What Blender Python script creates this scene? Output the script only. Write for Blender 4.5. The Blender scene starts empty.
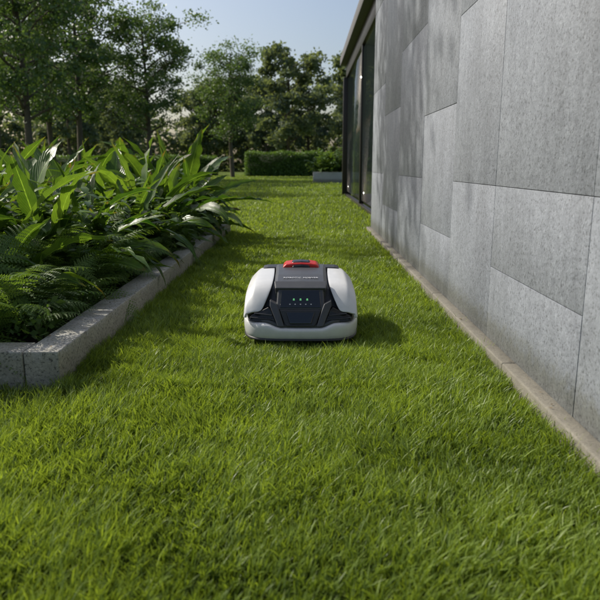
import bpy, math, random, bmesh
import numpy as np
from mathutils import Vector, Matrix
random.seed(7); rng=np.random.default_rng(7)
scene=bpy.context.scene
COL=scene.collection
# ------------------------------------------------------------ helpers
def link(o,parent=None):
    COL.objects.link(o)
    if parent: o.parent=parent
    return o
def empty(name,loc=(0,0,0)):
    e=bpy.data.objects.new(name,None); e.location=loc; e.empty_display_size=.1
    COL.objects.link(e); return e
def mesh_np(name,V,F,attrs=None,uv=None,mats=(),midx=None,smooth=False):
    V=np.asarray(V,dtype=np.float32); F=np.asarray(F,dtype=np.int32)
    m=bpy.data.meshes.new(name); k=F.shape[1]; n=len(F)
    m.vertices.add(len(V)); m.vertices.foreach_set("co",V.ravel())
    m.loops.add(n*k); m.loops.foreach_set("vertex_index",F.ravel())
    m.polygons.add(n); m.polygons.foreach_set("loop_start",np.arange(0,n*k,k,dtype=np.int32))
    try: m.polygons.foreach_set("loop_total",np.full(n,k,dtype=np.int32))
    except Exception: pass
    if midx is not None: m.polygons.foreach_set("material_index",np.asarray(midx,dtype=np.int32))
    m.update(calc_edges=True)
    if smooth: m.polygons.foreach_set("use_smooth",np.ones(n,dtype=bool))
    if attrs:
        for an,av in attrs.items():
            a=m.attributes.new(an,'FLOAT','POINT'); a.data.foreach_set("value",np.asarray(av,dtype=np.float32))
    if uv is not None:
        l=m.uv_layers.new(name="UVMap"); l.data.foreach_set("uv",np.asarray(uv,dtype=np.float32)[F.ravel()].ravel())
    for mt in mats: m.materials.append(mt)
    return m
def obj(name,mesh,loc=(0,0,0),rot=(0,0,0),sc=(1,1,1),parent=None):
    o=bpy.data.objects.new(name,mesh); o.location=loc; o.rotation_euler=rot
    o.scale=sc if hasattr(sc,'__len__') else (sc,)*3
    return link(o,parent)
class B:
    def __init__(s): s.V=[];s.F=[];s.a=[]
    def box(s,x0,x1,y0,y1,z0,z1,r=0.):
        b=len(s.V)
        s.V+=[(x0,y0,z0),(x1,y0,z0),(x1,y1,z0),(x0,y1,z0),(x0,y0,z1),(x1,y0,z1),(x1,y1,z1),(x0,y1,z1)]
        s.F+=[(b,b+3,b+2,b+1),(b+4,b+5,b+6,b+7),(b,b+1,b+5,b+4),(b+1,b+2,b+6,b+5),(b+2,b+3,b+7,b+6),(b+3,b,b+4,b+7)]
        s.a+=[r]*8
    def make(s,name,mat,parent=None,bev=0,loc=(0,0,0)):
        m=mesh_np(name,s.V,s.F,attrs={"rnd":s.a},mats=[mat])
        o=obj(name,m,parent=parent,loc=loc)
        if bev:
            bm=o.modifiers.new("bev",'BEVEL'); bm.width=bev; bm.segments=2; bm.limit_method='ANGLE'
        return o
# ------------------------------------------------------------ materials
def newmat(name):
    m=bpy.data.materials.new(name); m.use_nodes=True
    nt=m.node_tree; bs=nt.nodes["Principled BSDF"]; return m,nt,bs
def N(nt,t,**kw):
    n=nt.nodes.new(t)
    for k,v in kw.items(): setattr(n,k,v)
    return n
def ramp(nt,fac,stops,interp='LINEAR'):
    r=N(nt,'ShaderNodeValToRGB'); r.color_ramp.interpolation=interp
    el=r.color_ramp.elements
    while len(el)<len(stops): el.new(.5)
    for e,(p,c) in zip(el,stops):
        e.position=p; e.color=(c[0],c[1],c[2],1)
    nt.links.new(fac,r.inputs[0]); return r.outputs[0]
def noise(nt,scale,detail=4,rough=.5,co=None):
    n=N(nt,'ShaderNodeTexNoise'); n.inputs['Scale'].default_value=scale; n.inputs['Detail'].default_value=detail; n.inputs['Roughness'].default_value=rough
    if co is not None: nt.links.new(co,n.inputs['Vector'])
    return n.outputs['Fac']
def objco(nt): return N(nt,'ShaderNodeTexCoord').outputs['Object']
def mix(nt,a,b,f,mode='MIX'):
    n=N(nt,'ShaderNodeMix',data_type='RGBA',blend_type=mode)
    for s,v in ((n.inputs[0],f),(n.inputs[6],a),(n.inputs[7],b)):
        if isinstance(v,(int,float)): s.default_value=v
        elif isinstance(v,tuple): s.default_value=(*v,1)
        else: nt.links.new(v,s)
    return n.outputs[2]
def plain(name,c,rough=.5,metal=0,spec=.5,coat=0,bump=0,bscale=300,emit=None,es=0):
    m,nt,bs=newmat(name)
    bs.inputs['Metallic'].default_value=metal; bs.inputs['Specular IOR Level'].default_value=spec
    bs.inputs['Coat Weight'].default_value=coat; bs.inputs['Coat Roughness'].default_value=.1
    co=objco(nt)
    nf=noise(nt,22,5,.7,co)
    nt.links.new(ramp(nt,nf,[(.3,tuple(x*.88 for x in c)),(.7,c)]),bs.inputs['Base Color'])
    nt.links.new(ramp(nt,nf,[(.3,(rough*.85,)*3),(.7,(min(1,rough*1.2),)*3)]),bs.inputs['Roughness'])
    if bump:
        b=N(nt,'ShaderNodeBump'); b.inputs['Strength'].default_value=bump; b.inputs['Distance'].default_value=.001
        nt.links.new(noise(nt,bscale,2,.5,co),b.inputs['Height']); nt.links.new(b.outputs[0],bs.inputs['Normal'])
    if emit:
        bs.inputs['Emission Color'].default_value=(*emit,1); bs.inputs['Emission Strength'].default_value=es
    return m
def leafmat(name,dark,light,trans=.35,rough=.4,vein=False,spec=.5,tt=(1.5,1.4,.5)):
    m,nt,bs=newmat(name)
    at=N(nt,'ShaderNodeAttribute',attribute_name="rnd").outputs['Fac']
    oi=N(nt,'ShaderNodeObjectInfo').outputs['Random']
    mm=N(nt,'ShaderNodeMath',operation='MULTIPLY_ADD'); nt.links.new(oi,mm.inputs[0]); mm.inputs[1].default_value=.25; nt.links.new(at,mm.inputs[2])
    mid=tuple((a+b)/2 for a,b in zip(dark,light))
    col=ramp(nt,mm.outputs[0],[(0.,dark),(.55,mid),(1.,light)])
    if vein:
        uvn=N(nt,'ShaderNodeTexCoord').outputs['UV']
        sp=N(nt,'ShaderNodeSeparateXYZ'); nt.links.new(uvn,sp.inputs[0])
        a=N(nt,'ShaderNodeMath',operation='SUBTRACT'); nt.links.new(sp.outputs[0],a.inputs[0]); a.inputs[1].default_value=.5
        ab=N(nt,'ShaderNodeMath',operation='ABSOLUTE'); nt.links.new(a.outputs[0],ab.inputs[0])
        rib=ramp(nt,ab.outputs[0],[(.02,(1,1,1)),(.045,(0,0,0))])
        col=mix(nt,col,tuple(min(1,x*1.4+.02) for x in light),rib)
        v=N(nt,'ShaderNodeMath',operation='MULTIPLY_ADD'); nt.links.new(ab.outputs[0],v.inputs[0]); v.inputs[1].default_value=-.35; nt.links.new(sp.outputs[1],v.inputs[2])
        w=N(nt,'ShaderNodeMath',operation='MULTIPLY'); nt.links.new(v.outputs[0],w.inputs[0]); w.inputs[1].default_value=170
        s=N(nt,'ShaderNodeMath',operation='SINE'); nt.links.new(w.outputs[0],s.inputs[0])
        vm=ramp(nt,s.outputs[0],[(.0,(.86,.86,.86)),(.9,(1.06,1.06,1.06))])
        col=mix(nt,col,vm,1.,'MULTIPLY')
        col=mix(nt,col,ramp(nt,noise(nt,18,4,.6,objco(nt)),[(.3,(.72,.78,.72)),(.7,(1.12,1.1,1.0))]),1.,'MULTIPLY')
        tip=ramp(nt,mix(nt,sp.outputs[1],noise(nt,9,3,.6,objco(nt)),.35),[(.79,(0,0,0)),(.86,(1,1,1))])
        col=mix(nt,col,(.16,.10,.04),tip)
        bp=N(nt,'ShaderNodeBump'); bp.inputs['Strength'].default_value=.4; bp.inputs['Distance'].default_value=.002
        nt.links.new(s.outputs[0],bp.inputs['Height']); nt.links.new(bp.outputs[0],bs.inputs['Normal'])
    nt.links.new(col,bs.inputs['Base Color']); bs.inputs['Roughness'].default_value=rough
    bs.inputs['Specular IOR Level'].default_value=spec
    tr=N(nt,'ShaderNodeBsdfTranslucent')
    tc=mix(nt,col,tt,1.,'MULTIPLY'); nt.links.new(tc,tr.inputs['Color'])
    ms=N(nt,'ShaderNodeMixShader'); ms.inputs[0].default_value=trans
    nt.links.new(bs.outputs[0],ms.inputs[1]); nt.links.new(tr.outputs[0],ms.inputs[2])
    nt.links.new(ms.outputs[0],nt.nodes['Material Output'].inputs['Surface'])
    return m
def stonemat(name,base,speck=.5,sscale=240,rough=.75,mott=.25,stain=True,var=.1,streak=0,spec=.5):
    m,nt,bs=newmat(name); co=objco(nt)
    n1=noise(nt,2.2,8,.65,co); n2=noise(nt,sscale,3,.7,co); n3=noise(nt,28,6,.7,co)
    d=tuple(x*(1-mott) for x in base); l=tuple(x*(1+mott*.8) for x in base)
    c=ramp(nt,n1,[(.3,d),(.7,l)])
    c2=ramp(nt,n3,[(.3,(.80,.80,.81)),(.7,(1.16,1.16,1.15))]); c=mix(nt,c,c2,1.,'MULTIPLY')
    s=ramp(nt,n2,[(.34,(1-speck,)*3),(.46,(1,1,1)),(.58,(1,1,1)),(.7,(1+speck*.7,)*3)]); c=mix(nt,c,s,1.,'MULTIPLY')
    if streak:
        mp=N(nt,'ShaderNodeMapping'); mp.inputs['Scale'].default_value=(1,6,.55); nt.links.new(co,mp.inputs[0])
        c=mix(nt,c,ramp(nt,noise(nt,2.2,5,.6,mp.outputs[0]),[(.35,(1-streak,)*3),(.6,(1,1,1))]),1.,'MULTIPLY')
    at=N(nt,'ShaderNodeAttribute',attribute_name="rnd").outputs['Fac']
    pt=ramp(nt,at,[(0.,(1-var,)*3),(1.,(1+var,)*3)]); c=mix(nt,c,pt,1.,'MULTIPLY')
    if stain:
        g=N(nt,'ShaderNodeNewGeometry').outputs['Position']; sp=N(nt,'ShaderNodeSeparateXYZ'); nt.links.new(g,sp.inputs[0])
        a=N(nt,'ShaderNodeMath',operation='MULTIPLY_ADD'); nt.links.new(n3,a.inputs[0]); a.inputs[1].default_value=-.22; nt.links.new(sp.outputs[2],a.inputs[2])
        st=ramp(nt,a.outputs[0],[(-.0,(.62,.60,.52)),(.07,(1,1,1))]); c=mix(nt,c,st,1.,'MULTIPLY')
    nt.links.new(c,bs.inputs['Base Color']); bs.inputs['Roughness'].default_value=rough; bs.inputs['Specular IOR Level'].default_value=spec
    b=N(nt,'ShaderNodeBump'); b.inputs['Strength'].default_value=.6; b.inputs['Distance'].default_value=.002
    nt.links.new(n2,b.inputs['Height'])
    b2=N(nt,'ShaderNodeBump'); b2.inputs['Strength'].default_value=.5; b2.inputs['Distance'].default_value=.006
    nt.links.new(n3,b2.inputs['Height']); nt.links.new(b.outputs[0],b2.inputs['Normal']); nt.links.new(b2.outputs[0],bs.inputs['Normal'])
    return m
M_wall=stonemat("wall_granite",(.215,.235,.270),.50,105,.6,.16,True,.03,.14,.5)
M_joint=plain("joint",(.11,.11,.12),.9)
M_plinth=stonemat("plinth_stone",(.27,.26,.245),.3,200,.8,.2)
M_curb=stonemat("planter_granite",(.46,.455,.44),.75,110,.75,.15)
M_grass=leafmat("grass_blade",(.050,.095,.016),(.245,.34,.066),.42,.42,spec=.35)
M_broad=leafmat("broad_leaf",(.018,.065,.014),(.14,.25,.045),.40,.33,vein=True,tt=(1.5,1.35,.5))
M_fern=leafmat("fern_leaf",(.028,.070,.020),(.14,.23,.06),.40,.5,spec=.3)
M_shrub=leafmat("shrub_leaf",(.025,.070,.020),(.14,.23,.05),.38,.4,spec=.4)
M_tree=leafmat("tree_leaf",(.04,.085,.035),(.11,.18,.07),.38,.5)
M_far_hazed=leafmat("distant_leaf_hazed",(.10,.135,.10),(.19,.24,.165),.38,.8,spec=.1)  # air haze is painted in: far foliage gets paler, greyer leaf colours
M_hedge=leafmat("hedge_leaf",(.045,.10,.022),(.14,.24,.045),.3,.5)
M_bark=stonemat("bark",(.10,.08,.06),.4,60,.9,.3,False)
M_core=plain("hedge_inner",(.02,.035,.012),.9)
M_soil=stonemat("soil",(.04,.03,.022),.5,90,.95,.3,False)

# ------------------------------------------------------------ camera, light
H=.75; F=630.; P=math.atan(135/F)
cam=bpy.data.cameras.new("camera"); cam.lens=36*F/600; cam.sensor_width=36; cam.clip_end=1500; cam.clip_start=.02
cam.dof.use_dof=True; cam.dof.focus_distance=2.7; cam.dof.aperture_fstop=5.0
co=bpy.data.objects.new("camera",cam); co.location=(0,0,H); co.rotation_euler=(math.pi/2-P,0,math.radians(.45)); link(co); scene.camera=co
to_sun=Vector((-.76,.42,.72)).normalized()
sl=bpy.data.lights.new("sun",'SUN'); sl.energy=5.0; sl.angle=math.radians(.5); sl.color=(1,.94,.82)
so=bpy.data.objects.new("sun",sl); so.rotation_euler=to_sun.to_track_quat('Z','Y').to_euler(); so.location=(-8,4,10); link(so)
w=bpy.data.worlds.new("World"); scene.world=w; w.use_nodes=True; nt=w.node_tree
sk=N(nt,'ShaderNodeTexSky'); sk.sky_type='NISHITA'; sk.sun_disc=False
sk.sun_elevation=math.asin(to_sun.z); sk.sun_rotation=math.atan2(to_sun.x,to_sun.y)
sk.dust_density=3.5; sk.air_density=1.0
nt.links.new(sk.outputs[0],nt.nodes['Background'].inputs[0]); nt.nodes['Background'].inputs[1].default_value=.14
scene.view_settings.view_transform='Standard'; scene.view_settings.look='None'; scene.view_settings.exposure=0

# ------------------------------------------------------------ ground
m,gnt,bs=newmat("lawn_ground"); c_=objco(gnt)
c=ramp(gnt,noise(gnt,.35,5,.6,c_),[(.3,(.095,.14,.025)),(.7,(.155,.21,.042))])
c=mix(gnt,c,ramp(gnt,noise(gnt,60,4,.7,c_),[(.3,(.4,.4,.4)),(.7,(1.15,1.15,1.15))]),1.,'MULTIPLY')
gnt.links.new(c,bs.inputs['Base Color']); bs.inputs['Roughness'].default_value=.9; bs.inputs['Specular IOR Level'].default_value=.1
b=N(gnt,'ShaderNodeBump'); b.inputs['Strength'].default_value=1; b.inputs['Distance'].default_value=.03
gnt.links.new(noise(gnt,40,4,.7,c_),b.inputs['Height']); gnt.links.new(b.outputs[0],bs.inputs['Normal'])
M_ground=m
g=B(); g.V=[(-500,-60,0),(500,-60,0),(500,900,0),(-500,900,0)]; g.F=[(0,1,2,3)]; g.a=[0]*4
g.make("lawn_ground",M_ground)

# ------------------------------------------------------------ grass
MX,MY=-.018,2.52
WX=.70
PX=-.83; PY0,PY1=2.03,7.05
def field(x,y,s=1.):
    return (np.sin(x*7.1*s+1.3*np.sin(y*5.3*s))+np.sin(y*8.7*s+1.7*np.sin(x*6.1*s+2))+np.sin((x+y)*13.*s+np.sin((x-y)*9*s)*1.5))/3
def sample(n,d0,d1,pw):
    u=rng.random(n); a=1-pw
    return (d0**a+u*(d1**a-d0**a))**(1/a) if abs(a)>1e-6 else d0*(d1/d0)**u
xs=[];ys=[]
def region(n,x0f,x1f,d0,d1,pw):
    d=sample(n,d0,d1,pw); a=x0f(d); b_=x1f(d); x=a+rng.random(n)*(b_-a); xs.append(x); ys.append(d)
lo=lambda v:(lambda d:np.full_like(d,v))
region(38000,lo(-1.25),lo(WX+.01),.55,2.04,.6)
region(150000,lo(PX-.005),lo(WX+.01),2.0,7.1,1.0)
region(90000,lambda d:-.50*d-1.2,lambda d:np.where(d<16,.98,.2*d),7.05,50,1.0)
region(54000,lo(-.85),lo(.72),.9,2.6,1.)
X=np.concatenate(xs);Y=np.concatenate(ys)
keep=~((np.abs(X-MX)<.225)&(Y>MY+.02)&(Y<MY+.58))
X=X[keep];Y=Y[keep];n=len(X)
tx=np.round(X/.045)*.045+.02*np.sin(Y*91); ty=np.round(Y/.045)*.045+.02*np.sin(X*83); cl=rng.random(n)*.5
near4=Y<4.5
X=np.where(near4,X+(tx-X)*cl,X); Y=np.where(near4,Y+(ty-Y)*cl,Y)
f1=field(X,Y); f2=field(X+5,Y-3,.45); f3=field(X*1.0+9,Y+4,3.)
hgt=(.047+.013*f1+.010*f3)*rng.uniform(.5,1.25,n)
near=(np.abs(X-WX)<.06)&(Y<7.2)|((np.abs(X-PX)<.05)&(Y>1.9)&(Y<7.1)); hgt=np.where(near,hgt*1.3,hgt)
nm=(np.abs(X-MX)<.30)&(Y>MY-.10)&(Y<MY+.7); hgt=np.where(nm,np.minimum(hgt*.75,.045),hgt)
tall=rng.random(n)<.035; hgt=np.where(tall,hgt*1.4,hgt)
wd=rng.uniform(.0010,.0023,n)*np.clip(Y/3.2,.85,9)
hgt=hgt*np.clip(1+(Y-8)*.01,1,1.25)
az=rng.uniform(0,2*np.pi,n)
laz=field(X-2,Y+7,.8)*3+rng.normal(0,1.5,n)
lean=rng.uniform(.1,.8,n)*hgt
dx,dy=np.cos(laz)*lean,np.sin(laz)*lean
bx,by=np.cos(az),np.sin(az)
rn=np.clip(.50+.17*f2+.14*f1+.08*f3+rng.normal(0,.22,n),0,1)
V=np.zeros((n,7,3)); T=[0,.38,.74,1.]; W=[.8,1.,.65]
for i in range(3):
    t=T[i]; k=t**1.9
    cx=X+dx*k; cy=Y+dy*k; cz=hgt*(t-.18*t*t)
    V[:,2*i,0]=cx-bx*wd*W[i]; V[:,2*i,1]=cy-by*wd*W[i]; V[:,2*i,2]=cz
    V[:,2*i+1,0]=cx+bx*wd*W[i]; V[:,2*i+1,1]=cy+by*wd*W[i]; V[:,2*i+1,2]=cz
V[:,6,0]=X+dx; V[:,6,1]=Y+dy; V[:,6,2]=hgt*.84
V[:,0:2,2]=-.004
Ft=np.array([(0,1,3),(0,3,2),(2,3,5),(2,5,4),(4,5,6)])
Fa=(np.arange(n)[:,None,None]*7+Ft[None]).reshape(-1,3)
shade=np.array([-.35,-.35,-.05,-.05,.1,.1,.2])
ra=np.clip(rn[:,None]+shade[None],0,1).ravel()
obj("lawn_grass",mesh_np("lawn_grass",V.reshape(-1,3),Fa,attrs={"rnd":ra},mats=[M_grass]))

# ------------------------------------------------------------ house wall
house=empty("stone_house",(0,0,0))
XW=.75
cols=[-1.6,-.75,.05,.80,1.66,2.52,3.25,4.12,5.15,6.15,7.2]
hj=[[.4,.95,1.7],[.67,1.35],[.36,1.0,1.9],[.67,1.5],[.35,.67,1.55],[.67,1.45],[.38,1.05,2.0],[.67,1.6],[.38,1.2],[.67,1.5]]
wb=B()
for i in range(len(cols)-1):
    zs=[.055]+hj[i]+[2.3,3.1]
    for a,b_ in zip(zs[:-1],zs[1:]):
        off=random.uniform(0,.002)
        wb.box(XW-off,XW+.035,cols[i]+.0011,cols[i+1]-.0011,a+.0011,b_-.0011,random.random())
wb.make("wall_panels",M_wall,house,.0012)
bk=B(); bk.box(XW+.004,XW+.4,-1.6,7.19,.0,3.09); bk.make("wall_backing",M_joint,house)
cp=B(); cp.box(XW-.03,XW+.45,-1.62,7.24,3.104,3.2); cp.make("wall_coping",M_wall,house,.004)
pl=B(); y=-1.6
while y<7.2:
    e=min(y+1.25,7.22); pl.box(WX,XW+.003,y+.0015,e-.0015,-.05,.062,random.random()); y=e
pl.make("plinth",M_plinth,house,.006)
M_frame=plain("dark_frame",(.035,.03,.028),.4,.3)
gm,gn,bs=newmat("window_glass"); bs.inputs['Base Color'].default_value=(.03,.045,.045,1); bs.inputs['Roughness'].default_value=.02; bs.inputs['Specular IOR Level'].default_value=1.
tn=N(gn,'ShaderNodeBsdfTransparent'); ms=N(gn,'ShaderNodeMixShader'); ms.inputs[0].default_value=.45
gn.links.new(bs.outputs[0],ms.inputs[1]); gn.links.new(tn.outputs[0],ms.inputs[2]); gn.links.new(ms.outputs[0],gn.nodes['Material Output'].inputs['Surface'])
GX=1.0
gb=B(); fb=B()
gl=[7.6,11.7,15.8]
for a,b_ in zip(gl[:-1],gl[1:]): gb.box(GX+.02,GX+.035,a+.05,b_-.05,.12,2.75)
gb.make("window_panes",gm,house)
for a in gl[:-1]: fb.box(GX-.01,GX+.07,a-.045,a+.045,.06,2.8)
fb.box(GX-.012,GX+.072,7.24,15.98,.0,.058); fb.box(GX-.012,GX+.072,7.24,15.98,2.802,3.1)
fb.make("window_frames",M_frame,house,.004)
wf=B(); wf.box(GX-.08,GX+.14,15.82,16.0,.0,2.8); wf.make("corner_post",M_frame,house,.006)
ib=B(); ib.box(1.2,6,7.3,15.9,.01,.05); ib.make("interior_floor",plain("int_floor",(.25,.2,.15),.5),house)
ib=B(); ib.box(6,6.2,7.3,15.9,.0,3.); ib.box(1.16,6,7.195,7.29,0,3.); ib.make("interior_wall",plain("int_wall",(.4,.38,.35),.8),house)
rf=B(); rf.box(GX-.15,6.3,7.25,16.2,3.104,3.3); rf.make("roof_slab",M_joint,house,.01)

# ------------------------------------------------------------ planter
planter=empty("stone_planter")
CW=.12; CH=.135
pb=B(); y=PY0
L=[1.0,.98,1.0,1.02,1.02]
for i,l in enumerate(L):
    e=min(y+l,PY1); pb.box(PX-CW,PX,y+.0012,e-.0012,-.05,CH,random.random()); y=e
x=PX-CW-.002
for i in range(5):
    e=x-1.0; pb.box(e+.0012,x-.0012,PY0,PY0+CW,-.05,CH-.0005,random.random())
    pb.box(e+.0012,x-.0012,PY1-CW,PY1,-.05,CH-.0005,random.random()); x=e
pb.make("kerb_stones",M_curb,planter,.005)
gx=np.linspace(PX-CW-4.9,PX-CW,90); gy=np.linspace(PY0+CW,PY1-CW,90); GXm,GYm=np.meshgrid(gx,gy)
Z=.085+.015*field(GXm,GYm)+.008*rng.random(GXm.shape)
Vs=np.stack([GXm,GYm,Z],-1).reshape(-1,3); q=[]
for j in range(89):
    for i in range(89): q.append((j*90+i,j*90+i+1,(j+1)*90+i+1,(j+1)*90+i))
obj("soil",mesh_np("soil",Vs,q,attrs={"rnd":np.full(len(Vs),.5)},mats=[M_soil],smooth=True),parent=planter)

# ------------------------------------------------------------ plants
def broad_plant(name,nl,length,width,seed,up=78,spread=34):
    r=np.random.default_rng(seed); V=[];Fc=[];R=[];UV=[]
    NS=14
    for k in range(nl):
        ph=k*2.399+r.uniform(-.4,.4); t=k/nl
        e0=math.radians(up-t*spread+r.uniform(-14,8)); L=length*(.55+.45*math.sin(math.pi*(.2+.7*t)))*r.uniform(.6,1.15)
        droop=math.radians(r.uniform(35,130)*(.4+.65*t)); wdt=width*r.uniform(.65,1.2)*(L/length)**.5; tw=r.uniform(-1.2,1.2)
        rr=np.clip(r.normal(.48,.25),0,1)
        p=np.array([math.cos(ph)*.02,math.sin(ph)*.02,0.]); wp=r.uniform(0,6); wf_=r.uniform(.15,.38)
        base=len(V); kk=r.uniform(1.3,2.3)
        side0=np.array([-math.sin(ph),math.cos(ph),0])
        for i in range(NS+1):
            s=i/NS; e=e0-droop*s**kk; ph2=ph+.5*math.sin(wp)*s*s
            dr=np.array([math.cos(ph2)*math.cos(e),math.sin(ph2)*math.cos(e),math.sin(e)])
            if i: p=p+dr*L/NS
            nn=np.cross(side0,dr); a=tw*s; sd=side0*math.cos(a)+nn*math.sin(a); up_=np.cross(dr,sd); up_=up_ if up_[2]>0 or e<0 else -up_
            if s<.2: hw=.006+.01*s
            else:
                q=(s-.2)/.8; hw=wdt*.5*(math.sin(math.pi*min(1,q**.75))**.75)*(1+.10*math.sin(s*40+wp*2))+.001
            rip=wf_*hw*math.sin(s*38+wp)
            for j,(u,fo) in enumerate(((-1,.34),(-.5,.12),(0,-.04),(.5,.12),(1,.34))):
                q_=p+sd*hw*u+up_*(fo*hw+ (rip*(1 if u>0 else -1) if abs(u)==1 else 0))
                V.append(q_); R.append(rr); UV.append(((u+1)/2,s))
        for i in range(NS):
            for j in range(4):
                a=base+i*5+j; Fc.append((a,a+1,a+6,a+5))
    return mesh_np(name,V,Fc,attrs={"rnd":R},uv=UV,mats=[M_broad],smooth=True)
def fern_plant(name,nf,length,seed,npin=20,wid=.3):
    r=np.random.default_rng(seed); V=[];Fc=[];R=[]
    def tri(a,b,c,rr):
        k=len(V); V.extend([a,b,c]); R.extend([rr]*3); Fc.append((k,k+1,k+2))
    for k in range(nf):
        ph=k*2.399+r.uniform(-.4,.4); t=k/nf
        e0=math.radians(78-52*t+r.uniform(-8,8)); L=length*r.uniform(.7,1.15); droop=math.radians(r.uniform(50,110))
        rr=float(np.clip(r.normal(.5,.22),0,1)); p=np.array([0,0,0.]); side=np.array([-math.sin(ph),math.cos(ph),0])
        rl=r.uniform(-.5,.5); ns=npin+4
        for i in range(ns+1):
            s=i/ns; e=e0-droop*s**1.4; dr=np.array([math.cos(ph)*math.cos(e),math.sin(ph)*math.cos(e),math.sin(e)])
            pn=p+dr*L/ns; n0=np.cross(dr,side); sd=side*math.cos(rl*s)+n0*math.sin(rl*s); nn=np.cross(dr,sd)
            tri(p+sd*.002,p-sd*.002,pn,rr*.5)
            p=pn
            if i<3: continue
            q=(i-3)/(ns-3); pl0=L*wid*(math.sin(math.pi*(q**.6*.93+.07))**.8+.03)
            for sg in (-1,1):
                pl_=pl0*r.uniform(.8,1.1)
                d=sd*sg*.90+dr*(.38+.25*q); d=d/np.linalg.norm(d)+r.normal(0,.08,3); pp=p.copy(); m_=8
                dn=np.array([0,0,-1.])
                for a in range(m_):
                    f=(a+.5)/m_; st=pl_/m_; dd=d+dn*(.5*f); dd=dd/np.linalg.norm(dd)
                    pq=pp+dd*st; lw=min(pl_*.13,L/ns*.62)*(1-f)**.5+.0015
                    perp=np.cross(dd,nn); perp/=np.linalg.norm(perp)+1e-9
                    tri(pp,pp+dd*st*.75,pp+dd*st*.9+perp*lw+nn*lw*.3,rr+.1*(a%2))
                    tri(pp+dd*st*.75,pp,pp+dd*st*.9-perp*lw+nn*lw*.3,rr)
                    pp=pq
    return mesh_np(name,V,Fc,attrs={"rnd":np.clip(R,0,1)},mats=[M_fern])
def shrub_plant(name,ns,h,leaf,seed):
    r=np.random.default_rng(seed); V=[];Fc=[];R=[]
    for k in range(ns):
        ph=r.uniform(0,6.28); e=math.radians(r.uniform(35,88)); L=h*r.uniform(.6,1.1); p=np.zeros(3); d=np.array([math.cos(ph)*math.cos(e),math.sin(ph)*math.cos(e),math.sin(e)])
        nn_=11; rr=np.clip(r.normal(.5,.2),0,1)
        for i in range(nn_):
            p=p+d*L/nn_; d=d+np.array([0,0,-.05])+r.normal(0,.07,3); d/=np.linalg.norm(d)
            if i<2: continue
            for q in range(2):
                a=r.uniform(0,6.28); el=r.uniform(-.5,.6); l=leaf*r.uniform(.6,1.15)
                ld=np.array([math.cos(a)*math.cos(el),math.sin(a)*math.cos(el),math.sin(el)]); s=np.cross(ld,[0,0,1])+r.normal(0,.15,3); s/=np.linalg.norm(s); u=np.cross(s,ld)
                u=u if u[2]>0 else -u
                b=len(V); w_=l*.24; dn=np.array([0,0,-.12*l])
                V+= [p,p+ld*l*.3+s*w_+u*w_*.3,p+ld*l*.33,p+ld*l*.3-s*w_+u*w_*.3,p+ld*l*.68+s*w_*.75+u*w_*.2+dn*.5,p+ld*l*.68+dn*.5,p+ld*l*.68-s*w_*.75+u*w_*.2+dn*.5,p+ld*l+dn*1.6]
                R+=[np.clip(rr+r.normal(0,.08),0,1)]*8
                Fc+=[(b,b+2,b+1),(b,b+3,b+2),(b+1,b+2,b+5),(b+1,b+5,b+4),(b+2,b+3,b+6),(b+2,b+6,b+5),(b+4,b+5,b+7),(b+5,b+6,b+7)]
    return mesh_np(name,V,Fc,attrs={"rnd":R},mats=[M_shrub])
broad=[broad_plant("broad_leaf_plant",30,1.02,.115,11,84,52),broad_plant("broad_leaf_plant",26,.98,.10,12,85,54),broad_plant("broad_leaf_plant",32,1.08,.125,13,84,57),broad_plant("broad_leaf_plant",26,.94,.15,14,85,57),broad_plant("broad_leaf_plant",30,.98,.088,15,85,60)]
ferns=[fern_plant("fern",18,.50,21,24,.25),fern_plant("fern",16,.44,22,22,.28),fern_plant("fern",22,.56,23,26,.23)]
shrubs=[shrub_plant("leafy_shrub",34,.42,.10,51),shrub_plant("leafy_shrub",40,.5,.085,52)]
def put(name,meshes,x,y,s,z=.09):
    obj(name,random.choice(meshes),(x,y,z),(random.uniform(-.12,.12),random.uniform(-.12,.12),random.uniform(0,6.28)),(s*random.uniform(.93,1.07),s*random.uniform(.93,1.07),s*random.uniform(.93,1.08)))
y=PY0+.30
while y<PY1-.2:
    if y<4.0 or random.random()<.45: put("fern",ferns,PX-CW-random.uniform(.15,.27),y,random.uniform(.60,.88))
    else: put("leafy_shrub",shrubs,PX-CW-random.uniform(.14,.24),y,random.uniform(.75,1.0))
    y+=random.uniform(.19,.27)
x=PX-CW-.35
while x>-3.2:
    put("fern",ferns,x,PY0+.36+random.uniform(-.05,.1),random.uniform(.80,1.1)); x-=.26
for (x,y,s) in [(-1.35,2.75,1.1),(-1.5,2.55,1.1),(-1.2,3.1,.9),(-1.25,3.7,.95),(-1.75,2.9,1.25),(-1.35,3.05,1.15)]: put("fern",ferns,x,y,s)
for (x,y,s) in [(-1.25,3.45,1.05),(-1.2,4.3,1.05),(-1.2,4.8,1.1),(-1.2,5.4,1.1),(-1.5,3.2,1.15),(-1.15,6.0,1.1),(-1.35,4.2,1.2),(-1.75,3.4,1.3),(-1.45,4.9,1.3),(-1.15,6.6,1.1)]: put("leafy_shrub",shrubs,x,y,s)
pts=[]
for (x,y,s) in [(-1.42,2.80,.86),(-1.34,3.30,.88),(-1.85,2.75,.92),(-1.34,3.85,.90),(-1.95,3.25,.96),(-1.65,3.65,.98),(-1.28,4.45,.92),(-1.26,5.05,.95),(-1.26,5.7,1.0),(-1.26,6.3,1.0),(-1.40,6.7,1.05)]:
    pts.append((x,y)); put("broad_leaf_plant",broad,x,y,s)
tries=0
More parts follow.
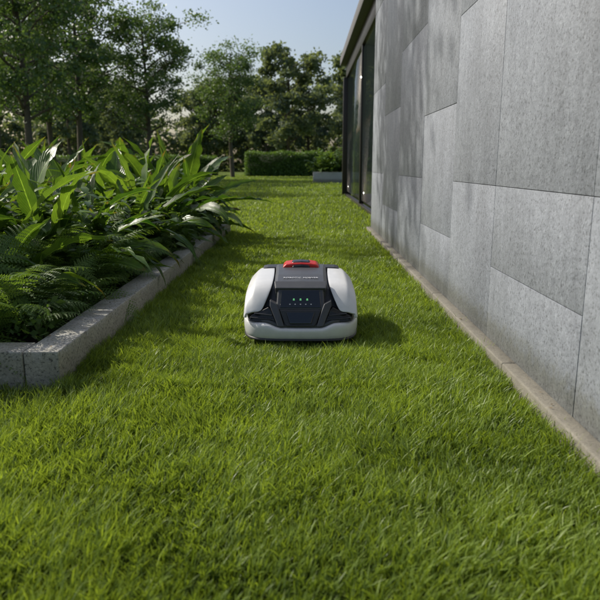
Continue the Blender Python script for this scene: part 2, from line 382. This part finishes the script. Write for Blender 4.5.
while tries<500 and len(pts)<48:
    tries+=1; x=random.uniform(-5.2,-1.5); y=random.uniform(2.6,6.8)
    if x<-.5*y-1.1: continue
    if min((x-a)**2+(y-b_)**2 for a,b_ in pts)<.38**2: continue
    pts.append((x,y)); put("broad_leaf_plant",broad,x,y,random.uniform(.86,1.08))
def leafcloud(P,size,r,ratio=.55,droop=.3):
    n=len(P); a=r.uniform(0,2*np.pi,n); e=r.normal(0,.6,n)-droop*.3
    d=np.stack([np.cos(a)*np.cos(e),np.sin(a)*np.cos(e),np.sin(e)],-1)
    q=r.normal(size=(n,3)); s=np.cross(d,q); s/=np.linalg.norm(s,axis=1)[:,None]+1e-9
    L=(size*r.uniform(.6,1.3,n))[:,None]
    V=np.stack([P,P+d*L*.5+s*L*ratio*.5,P+d*L,P+d*L*.5-s*L*ratio*.5],1).reshape(-1,3)
    return V,np.arange(n*4).reshape(-1,4)
n=24000
gxp=PX-CW-.02-rng.random(n)**1.3*3.0; gyp=rng.uniform(PY0+.14,PY1-.16,n)
gz=.09+rng.random(n)*(.10+.05*field(gxp,gyp,1.4))+.02
k=gxp>-.55*gyp-.9; Pg=np.stack([gxp,gyp,gz],-1)[k]
Vv,Ff=leafcloud(Pg,.035,rng)
obj("groundcover_foliage",mesh_np("groundcover_foliage",Vv,Ff,attrs={"rnd":np.repeat(np.clip(rng.normal(.35,.2,len(Pg)),0,1),4)},mats=[M_fern]))
lp=[]
for i in range(60): lp.append((PX-random.uniform(.01,.11),random.uniform(PY0,PY1),CH+.003))
for i in range(26): lp.append((WX+random.uniform(.008,.04),random.uniform(1.2,7),.065))
Vv,Ff=leafcloud(np.array(lp),.016,rng); Vv[:,2]=np.repeat(np.array(lp)[:,2],4)+rng.random(len(Vv))*.003
obj("leaf_litter",mesh_np("leaf_litter",Vv,Ff,attrs={"rnd":np.repeat(rng.random(len(lp)),4)},mats=[leafmat("dry_leaf",(.06,.035,.015),(.20,.13,.05),.1,.8)]))

# ------------------------------------------------------------ trees
def tube(V,Fc,p0,p1,r0,r1,sides=8,seg=5,bend=None,r=rng):
    p0=np.array(p0,float);p1=np.array(p1,float); d=p1-p0; b=bend if bend is not None else r.normal(0,.05,3)*np.linalg.norm(d)
    ax=np.cross(d,[.3,.9,.1]); ax/=np.linalg.norm(ax); ay=np.cross(d,ax); ay/=np.linalg.norm(ay); base=len(V)
    for i in range(seg+1):
        t=i/seg; c=p0+d*t+b*math.sin(math.pi*t); rad=r0+(r1-r0)*t
        for j in range(sides):
            a=2*math.pi*j/sides; V.append(c+rad*(ax*math.cos(a)+ay*math.sin(a)))
    for i in range(seg):
        for j in range(sides):
            a=base+i*sides+j; b2=base+i*sides+(j+1)%sides; Fc.append((a,b2,b2+sides,a+sides))
def tree_mesh(name,seed,h=9,cb=3.2,cr=2.6,nleaf=26000,leaf=.12,mat=None,nclump=70,tr=.16,tall=None):
    r=np.random.default_rng(seed); V=[];Fc=[]
    top=np.array([r.normal(0,.2),r.normal(0,.2),h*.9]); tube(V,Fc,(0,0,-.1),top,tr,.03,9,8,np.array([.12,.08,0]),r)
    cl=[]; lo_=cb if tall else cb*.75
    for i in range(22):
        z0=lo_+(h*.85-lo_)*(i/22); a=i*2.4+r.uniform(-.4,.4); t=(z0-lo_)/(h-lo_)
        R=cr*(math.sin(math.pi*(.22+.7*t)))*r.uniform(.7,1.1); st=top*(z0/(h*.9)); e=np.array([math.cos(a)*R*.85,math.sin(a)*R*.85,z0+R*.45])
        tube(V,Fc,st,e,tr*.4*(1-t*.6),.012,6,4,None,r); cl.append(e)
        for q in range(2):
            m_=st+(e-st)*r.uniform(.4,.8); e2=m_+r.normal(0,.5,3)+np.array([0,0,.35]); tube(V,Fc,m_,e2,.022,.006,4,2,None,r); cl.append(e2)
    nb=len(Fc); cl=np.array(cl)
    extra=cl[r.integers(0,len(cl),max(0,nclump-len(cl)))]+r.normal(0,.4,(max(0,nclump-len(cl)),3)); C=np.concatenate([cl,extra])
    ci=r.integers(0,len(C),nleaf); cs=r.uniform(.25,.6,len(C)); cv=r.normal(.5,.18,len(C))
    P_=C[ci]+r.normal(size=(nleaf,3))*cs[ci][:,None]*np.array([1,1,.6])*.75
    v2,f2_=leafcloud(P_,leaf,r,.6)
    allV=np.concatenate([np.array(V),v2]); allF=np.concatenate([np.array(Fc),f2_+len(V)])
    R_=np.concatenate([np.full(len(V),.5),np.repeat(np.clip(cv[ci]+r.normal(0,.12,nleaf),0,1),4)])
    mi=np.concatenate([np.zeros(nb),np.ones(len(f2_))])
    return mesh_np(name,allV,allF,attrs={"rnd":R_},mats=[M_bark,mat or M_tree],midx=mi)
T1=tree_mesh("tree",31,9,3.2,2.6,15000,.15); T2=tree_mesh("tree",32,10,3.6,3.0,16000,.16)
TT=tree_mesh("tree",35,11.0,7.8,1.2,3600,.13,None,60,.09,True)
obj("tree",TT,(-7.2,9.9,0),(0,0,1.),1.); obj("tree",TT,(-7.2,4.4,0),(0,0,3.3),1.)
for (x,y,s,me) in [(-8.6,20,.85,T1),(-12.5,26,1.,T2),(-8.0,33,.95,T1),(-14,36,1.1,T2),(-4.5,40,.9,T1),(-10.5,30,1.,T2)]:
    obj("tree",me,(x,y,0),(0,0,random.uniform(0,6)),s)
FT=[tree_mesh("tree",41,11,2.4,3.4,9000,.36,M_far_hazed,90,.2),tree_mesh("tree",42,12,2.8,3.8,10000,.38,M_far_hazed,90,.22)]
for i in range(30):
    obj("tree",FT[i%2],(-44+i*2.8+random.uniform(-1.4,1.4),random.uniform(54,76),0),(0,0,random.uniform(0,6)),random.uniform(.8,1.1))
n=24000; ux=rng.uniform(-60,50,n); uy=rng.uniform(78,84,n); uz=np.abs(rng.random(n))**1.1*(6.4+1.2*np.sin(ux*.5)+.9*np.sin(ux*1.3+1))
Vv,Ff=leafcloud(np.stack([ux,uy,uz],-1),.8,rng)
obj("distant_woodland",mesh_np("distant_woodland",Vv,Ff,attrs={"rnd":np.repeat(np.clip(rng.normal(.4,.2,n),0,1),4)},mats=[M_far_hazed]))

# ------------------------------------------------------------ hedges
def hedge(name,x0,x1,y0,y1,h,n,leaf):
    e=empty(name)
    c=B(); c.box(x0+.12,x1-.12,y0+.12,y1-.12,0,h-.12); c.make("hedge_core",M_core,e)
    fs=rng.random(n); px=rng.uniform(x0,x1,n); py=rng.uniform(y0,y1,n); pz=rng.uniform(0,h,n)
    front=fs<.6; topm=fs>.78; py=np.where(front,y0,py); pz=np.where(topm,h,pz); sd=~front&~topm; px=np.where(sd,np.where(rng.random(n)<.5,x0,x1),px)
    P_=np.stack([px,py,pz],-1)+rng.normal(0,.05,(n,3)); P_[:,2]+= .05*np.sin(P_[:,0]*3)
    v,f=leafcloud(P_,leaf,rng)
    rr=np.clip(.45+.15*np.sin(P_[:,0]*4)*np.sin(P_[:,2]*7)+rng.normal(0,.16,n),0,1)
    obj("hedge_leaves",mesh_np("hedge_leaves",v,f,attrs={"rnd":np.repeat(rr,4)},mats=[M_hedge]),parent=e)
hedge("clipped_hedge",-4.0,1.7,43.5,45.2,1.55,14000,.11)
hedge("clipped_hedge",-22,-6.5,46,47.5,1.35,16000,.13)
fp=empty("box_planter",(0,0,0))
b2=B(); b2.box(.35,2.6,27.5,27.62,0,.45);b2.box(.35,2.6,28.5,28.62,0,.45);b2.box(.35,.47,27.622,28.498,0,.449);b2.box(2.48,2.6,27.622,28.498,0,.449); b2.make("planter_sides",M_curb,fp,.01)
b2=B(); b2.box(.472,2.478,27.622,28.498,0,.38); b2.make("planter_soil",M_soil,fp)
for i in range(5): put("leafy_shrub",shrubs,.7+i*.4,28+random.uniform(-.15,.15),2.0,.38)

# ------------------------------------------------------------ robot mower
def mesh_py(name,V,F,mats,smooth=False):
    m=bpy.data.meshes.new(name); m.from_pydata([tuple(v) for v in V],[],[tuple(f) for f in F]); m.update()
    if smooth: m.polygons.foreach_set("use_smooth",[True]*len(F))
    for t in mats: m.materials.append(t)
    return m
mow=empty("robot_lawn_mower",(MX,MY,.0))
W_=plain("mower_white",(.60,.61,.625),.36,0,.5,.2)
G_=plain("mower_grey",(.060,.063,.070),.42,.1,.4,.1,.15)
G2_=plain("mower_dark_grey",(.030,.032,.037),.45,0,.4,0,.2)
K_=plain("mower_black",(.008,.008,.009),.3); RB=plain("rubber",(.015,.015,.015),.8)
RD=plain("stop_red",(.50,.02,.015),.35); SV=plain("silver",(.60,.60,.62),.35,.2); GL=plain("panel_gloss",(.008,.009,.010),.12,0,.5,.6)
LED=plain("led",(.15,.5,.2),.4,emit=(.3,1,.4),es=.25)
def mk(name,V,Fc,mat,sub=1,solid=0,smooth=True,bev=0,seg=3):
    me=mesh_py(name,V,Fc,[mat],smooth)
    bm=bmesh.new(); bm.from_mesh(me); bmesh.ops.recalc_face_normals(bm,faces=bm.faces[:]); bm.to_mesh(me); bm.free()
    o=obj(name,me,parent=mow)
    if solid: s=o.modifiers.new("s",'SOLIDIFY'); s.thickness=solid; s.offset=0
    if bev: b=o.modifiers.new("b",'BEVEL'); b.width=bev; b.segments=seg; b.limit_method='ANGLE'; b.angle_limit=math.radians(22)
    if sub: s=o.modifiers.new("ss",'SUBSURF'); s.levels=sub; s.render_levels=sub
    return o
def loftx(secs):
    m_=len(secs[0]); V=[p for s in secs for p in s]; Fc=[]
    for i in range(len(secs)-1):
        for j in range(m_): a=i*m_+j; b=i*m_+(j+1)%m_; Fc.append((a,b,b+m_,a+m_))
    Fc.append(tuple(range(m_))); Fc.append(tuple(range(len(V)-m_,len(V))))
    return V,Fc
def prof(x,s,zs,dy=0):
    pts=[(.030,.090),(.036,.125),(.075,.185),(.125,.238),(.20,.250),(.30,.262),(.42,.268),(.50,.262),(.56,.235),(.595,.18),(.60,.09)]
    return [(x,.31+(y-.31)*s+dy,.09+(z-.09)*zs) for y,z in pts]
V,Fc=loftx([prof(-.222,.86,.80),prof(-.19,.95,.92),prof(-.12,1,.98),prof(0,1,1),prof(.12,1,.98),prof(.19,.95,.92),prof(.222,.86,.80)]); mk("body_core",V,Fc,G2_,0,0,False,.006)
def fender(sx):
    S=[(.032,.164,.154,.210,.150,.231,.142,.236,.126),
       (.050,.150,.184,.204,.181,.234,.164,.240,.128),
       (.080,.134,.220,.200,.217,.235,.190,.242,.130),
       (.112,.124,.245,.199,.242,.235,.208,.243,.132),
       (.155,.120,.260,.199,.256,.234,.220,.244,.134),
       (.23,.119,.269,.198,.265,.233,.229,.244,.134),
       (.32,.120,.277,.197,.272,.231,.235,.243,.135),
       (.40,.124,.281,.194,.275,.228,.238,.241,.135),
       (.47,.130,.277,.186,.269,.219,.230,.234,.135),
       (.53,.130,.256,.172,.248,.203,.213,.220,.135),
       (.575,.125,.215,.15,.208,.180,.185,.200,.135)]
    V=[];Fc=[]
    for (y,a,b,c,d,e,f,g_,h) in S: V+=[(sx*a,y,b),(sx*(a+c)/2,y-.001,(b+d)/2+.002),(sx*(c-.004),y,d+.001),(sx*(c+.003),y,d-.003),(sx*(e-.001),y,f+.004),(sx*(e+.001),y,f-.004),(sx*g_,y,h)]
    for i in range(len(S)-1):
        for j in range(6):
            a=i*7+j; Fc.append((a,a+1,a+8,a+7))
    o=mk("fender",V,Fc,W_,0,0,True)
    s=o.modifiers.new("ss",'SUBSURF'); s.levels=s.render_levels=2
    s=o.modifiers.new("s",'SOLIDIFY'); s.thickness=.010; s.offset=-1; s.use_rim=True
    b=o.modifiers.new("b",'BEVEL'); b.width=.002; b.segments=2; b.limit_method='ANGLE'; b.angle_limit=math.radians(50)
fender(-1); fender(1)
def ring(hw,y0,y1,z,p=4.5,n=96,bow=0):
    out=[]; cy=(y0+y1)/2; hy=(y1-y0)/2
    for k in range(n):
        a=2*math.pi*k/n; c_=math.cos(a); s_=math.sin(a)
        x=math.copysign(abs(c_)**(2/p),c_)*hw; yy=cy+math.copysign(abs(s_)**(2/p),s_)*hy
        t=min(1,max(0,(abs(x)-.085)/.06)); t=t*t*(3-2*t)
        out.append((x,yy,z+bow*t*(1 if yy<cy else .5)))
    return out
def rings(rs):
    n=len(rs[0]); V=[q for r_ in rs for q in r_]; Fc=[]
    for i in range(len(rs)-1):
        for j in range(n): a=i*n+j; b=i*n+(j+1)%n; Fc.append((a,b,b+n,a+n))
    return V,Fc
rs=[ring(.222,.02,.60,.050),ring(.238,-.002,.615,.041),ring(.2455,-.012,.621,.046),ring(.2490,-.0165,.6235,.074,bow=.006),ring(.2485,-.0155,.623,.084,bow=.016),ring(.2455,-.010,.619,.090,bow=.020),ring(.236,.004,.608,.092,bow=.020),ring(.215,.03,.59,.090,bow=.018)]
V,Fc=rings(rs); mk("bumper_skirt",V,Fc,W_,1)
rs=[ring(.2465,-.0135,.6215,.0395),ring(.247,-.014,.622,.0455),ring(.240,-.005,.616,.0495)]
V,Fc=rings(rs); mk("skirt_trim",V,Fc,G2_,0)
rs=[ring(.236,.004,.608,.086,bow=.02),ring(.237,.003,.609,.104,bow=.018),ring(.232,.010,.604,.110,bow=.018),ring(.205,.04,.575,.112,bow=.018)]
V,Fc=rings(rs); mk("chassis_band",V,Fc,G_,1)
rs=[ring(.2,.05,.57,.052),ring(.2,.05,.57,.09)]; V,Fc=rings(rs); mk("underside",V,Fc,K_,0)
def hoodloft(st,mat,name,bev=.004):
    V=[];Fc=[]
    for (y,ht,zt,hb,zb) in st:
        V+=[(-hb,y,zb),(-ht,y,zt-.005),(-ht*.88,y,zt),(0,y,zt+.003),(ht*.88,y,zt),(ht,y,zt-.005),(hb,y,zb)]
    for i in range(len(st)-1):
        for j in range(6): a=i*7+j; Fc.append((a,a+1,a+8,a+7))
    n_=len(V); Fc.append(tuple(range(0,7))); Fc.append(tuple(reversed(range(n_-7,n_))))
    mk(name,V,Fc,mat,0,0,False,bev)
hoodloft([(.092,.104,.243,.110,.15),(.13,.112,.262,.118,.17),(.22,.112,.277,.118,.2),(.34,.114,.288,.120,.21),(.43,.120,.290,.126,.21),(.50,.122,.281,.132,.2),(.56,.112,.252,.122,.17)],G_,"hood")
hoodloft([(.385,.176,.284,.184,.22),(.45,.178,.287,.186,.22),(.50,.168,.276,.178,.2),(.55,.14,.25,.155,.18)],G2_,"rear_deck",.006)
def quadbox(name,pts,thick,mat,bev=.003):
    a=[Vector(p) for p in pts]; nrm=(a[1]-a[0]).cross(a[3]-a[0]).normalized(); b=[p-nrm*thick for p in a]
    mk(name,[tuple(v) for v in a+b],[(0,1,2,3),(7,6,5,4),(0,4,5,1),(1,5,6,2),(2,6,7,3),(3,7,4,0)],mat,0,0,False,bev)
def polybox(name,pts,off,mat,bev=.003):
    a=[Vector(p) for p in pts]; o=Vector(off); n_=len(a); V=[tuple(v) for v in a]+[tuple(v+o) for v in a]
    F_=[tuple(range(n_)),tuple(reversed(range(n_,2*n_)))]+[(i,i+n_,(i+1)%n_+n_,(i+1)%n_) for i in range(n_)]
    mk(name,V,F_,mat,0,0,False,bev)
quadbox("display_surround",[(-.102,.024,.163),(.102,.024,.163),(.096,.080,.246),(-.096,.080,.246)],.05,G_,.007)
quadbox("display_panel",[(-.086,.0262,.171),(.086,.0262,.171),(.081,.0705,.2365),(-.081,.0705,.2365)],.01,GL,.003)
polybox("display_brow",[(-.106,.070,.246),(.106,.070,.246),(.112,.118,.268),(-.112,.118,.268)],(0,.01,-.02),G_,.004)
polybox("nose",[(-.058,-.006,.098),(.058,-.006,.098),(.066,-.004,.112),(.088,.022,.164),(-.088,.022,.164),(-.066,-.004,.112)],(0,.05,0),G2_,.005)
quadbox("sensor_window",[(-.044,-.0075,.112),(.044,-.0075,.112),(.060,.0155,.156),(-.060,.0155,.156)],.008,GL,.003)
for sx in (-1,1):
    polybox("strut",[(sx*.066,-.009,.098),(sx*.094,-.009,.100),(sx*.128,.030,.176),(sx*.128,.040,.200),(sx*.098,.030,.186),(sx*.088,.018,.162)],(0,.04,0),G_,.004)
    polybox("cheek",[(sx*.098,.012,.104),(sx*.215,.018,.118),(sx*.205,.030,.140),(sx*.165,.034,.156),(sx*.134,.036,.172),(sx*.122,.028,.160)],(0,.03,0),K_,.003)
    for k in range(2):
        z=.122+k*.016; polybox("louvre",[(sx*(.106+k*.010),.010+k*.006,z),(sx*(.210-k*.018),.014+k*.006,z+.008),(sx*(.210-k*.018),.016+k*.006,z+.012),(sx*(.108+k*.010),.012+k*.006,z+.005)],(0,.02,0),G2_,.0015)
for k in (-1,0,1):
    quadbox("led",[(k*.028-.004,.0445,.1985),(k*.028+.004,.0445,.1985),(k*.028+.003,.0495,.2060),(k*.028-.003,.0495,.2060)],.003,LED,0)
for k in range(5):
    quadbox("button_mark",[(k*.022-.0465,.0335,.183),(k*.022-.0415,.0335,.183),(k*.022-.0415,.0355,.186),(k*.022-.0465,.0355,.186)],.003,SV,0)
tc=bpy.data.curves.new("lettering",'FONT'); tc.body="ROBOTIC MOWER"; tc.size=.0165; tc.extrude=.0012; tc.align_x='CENTER'; tc.align_y='CENTER'; tc.space_character=1.12; tc.offset=.0003
tc.materials.append(SV); to=bpy.data.objects.new("lettering",tc); to.location=(0,.170,.2720); to.rotation_euler=(math.radians(9.5),0,0); link(to,mow)
V=[];Fc=[]
pr=[(-.085,.0),(-.082,.016),(-.070,.026),(-.04,.031),(0,.033),(.04,.031),(.070,.026),(.082,.016),(.085,0)]
for (y,s) in ((.345,.78),(.352,.97),(.38,1.),(.43,1.),(.455,.95),(.465,.78)):
    for (x,z) in pr: V.append((x*(.9+.1*s),y,.279+z*s))
for i in range(5):
    for j in range(8): a=i*9+j; Fc.append((a,a+9,a+10,a+1))
Fc.append(tuple(range(9)))
mk("stop_button",V,Fc,RD,0,0,False,.004)
hoodloft([(.338,.040,.294,.045,.275),(.36,.042,.313,.048,.275),(.40,.042,.317,.048,.275)],K_,"stop_button_inset",.003)
def wheel(x,y,r,wd):
    bm=bmesh.new(); bmesh.ops.create_cone(bm,cap_ends=True,segments=40,radius1=r,radius2=r,depth=wd)
    bmesh.ops.bevel(bm,geom=[e for e in bm.edges if abs(e.verts[0].co.z-e.verts[1].co.z)<1e-6],offset=.008,segments=2,affect='EDGES')
    me=bpy.data.meshes.new("wheel"); bm.to_mesh(me); bm.free(); me.materials.append(RB)
    obj("wheel",me,(x,y,r+.004),(0,math.pi/2,0),parent=mow)
wheel(-.205,.46,.10,.04); wheel(.205,.46,.10,.04); wheel(-.12,.10,.04,.03); wheel(.12,.10,.04,.03)
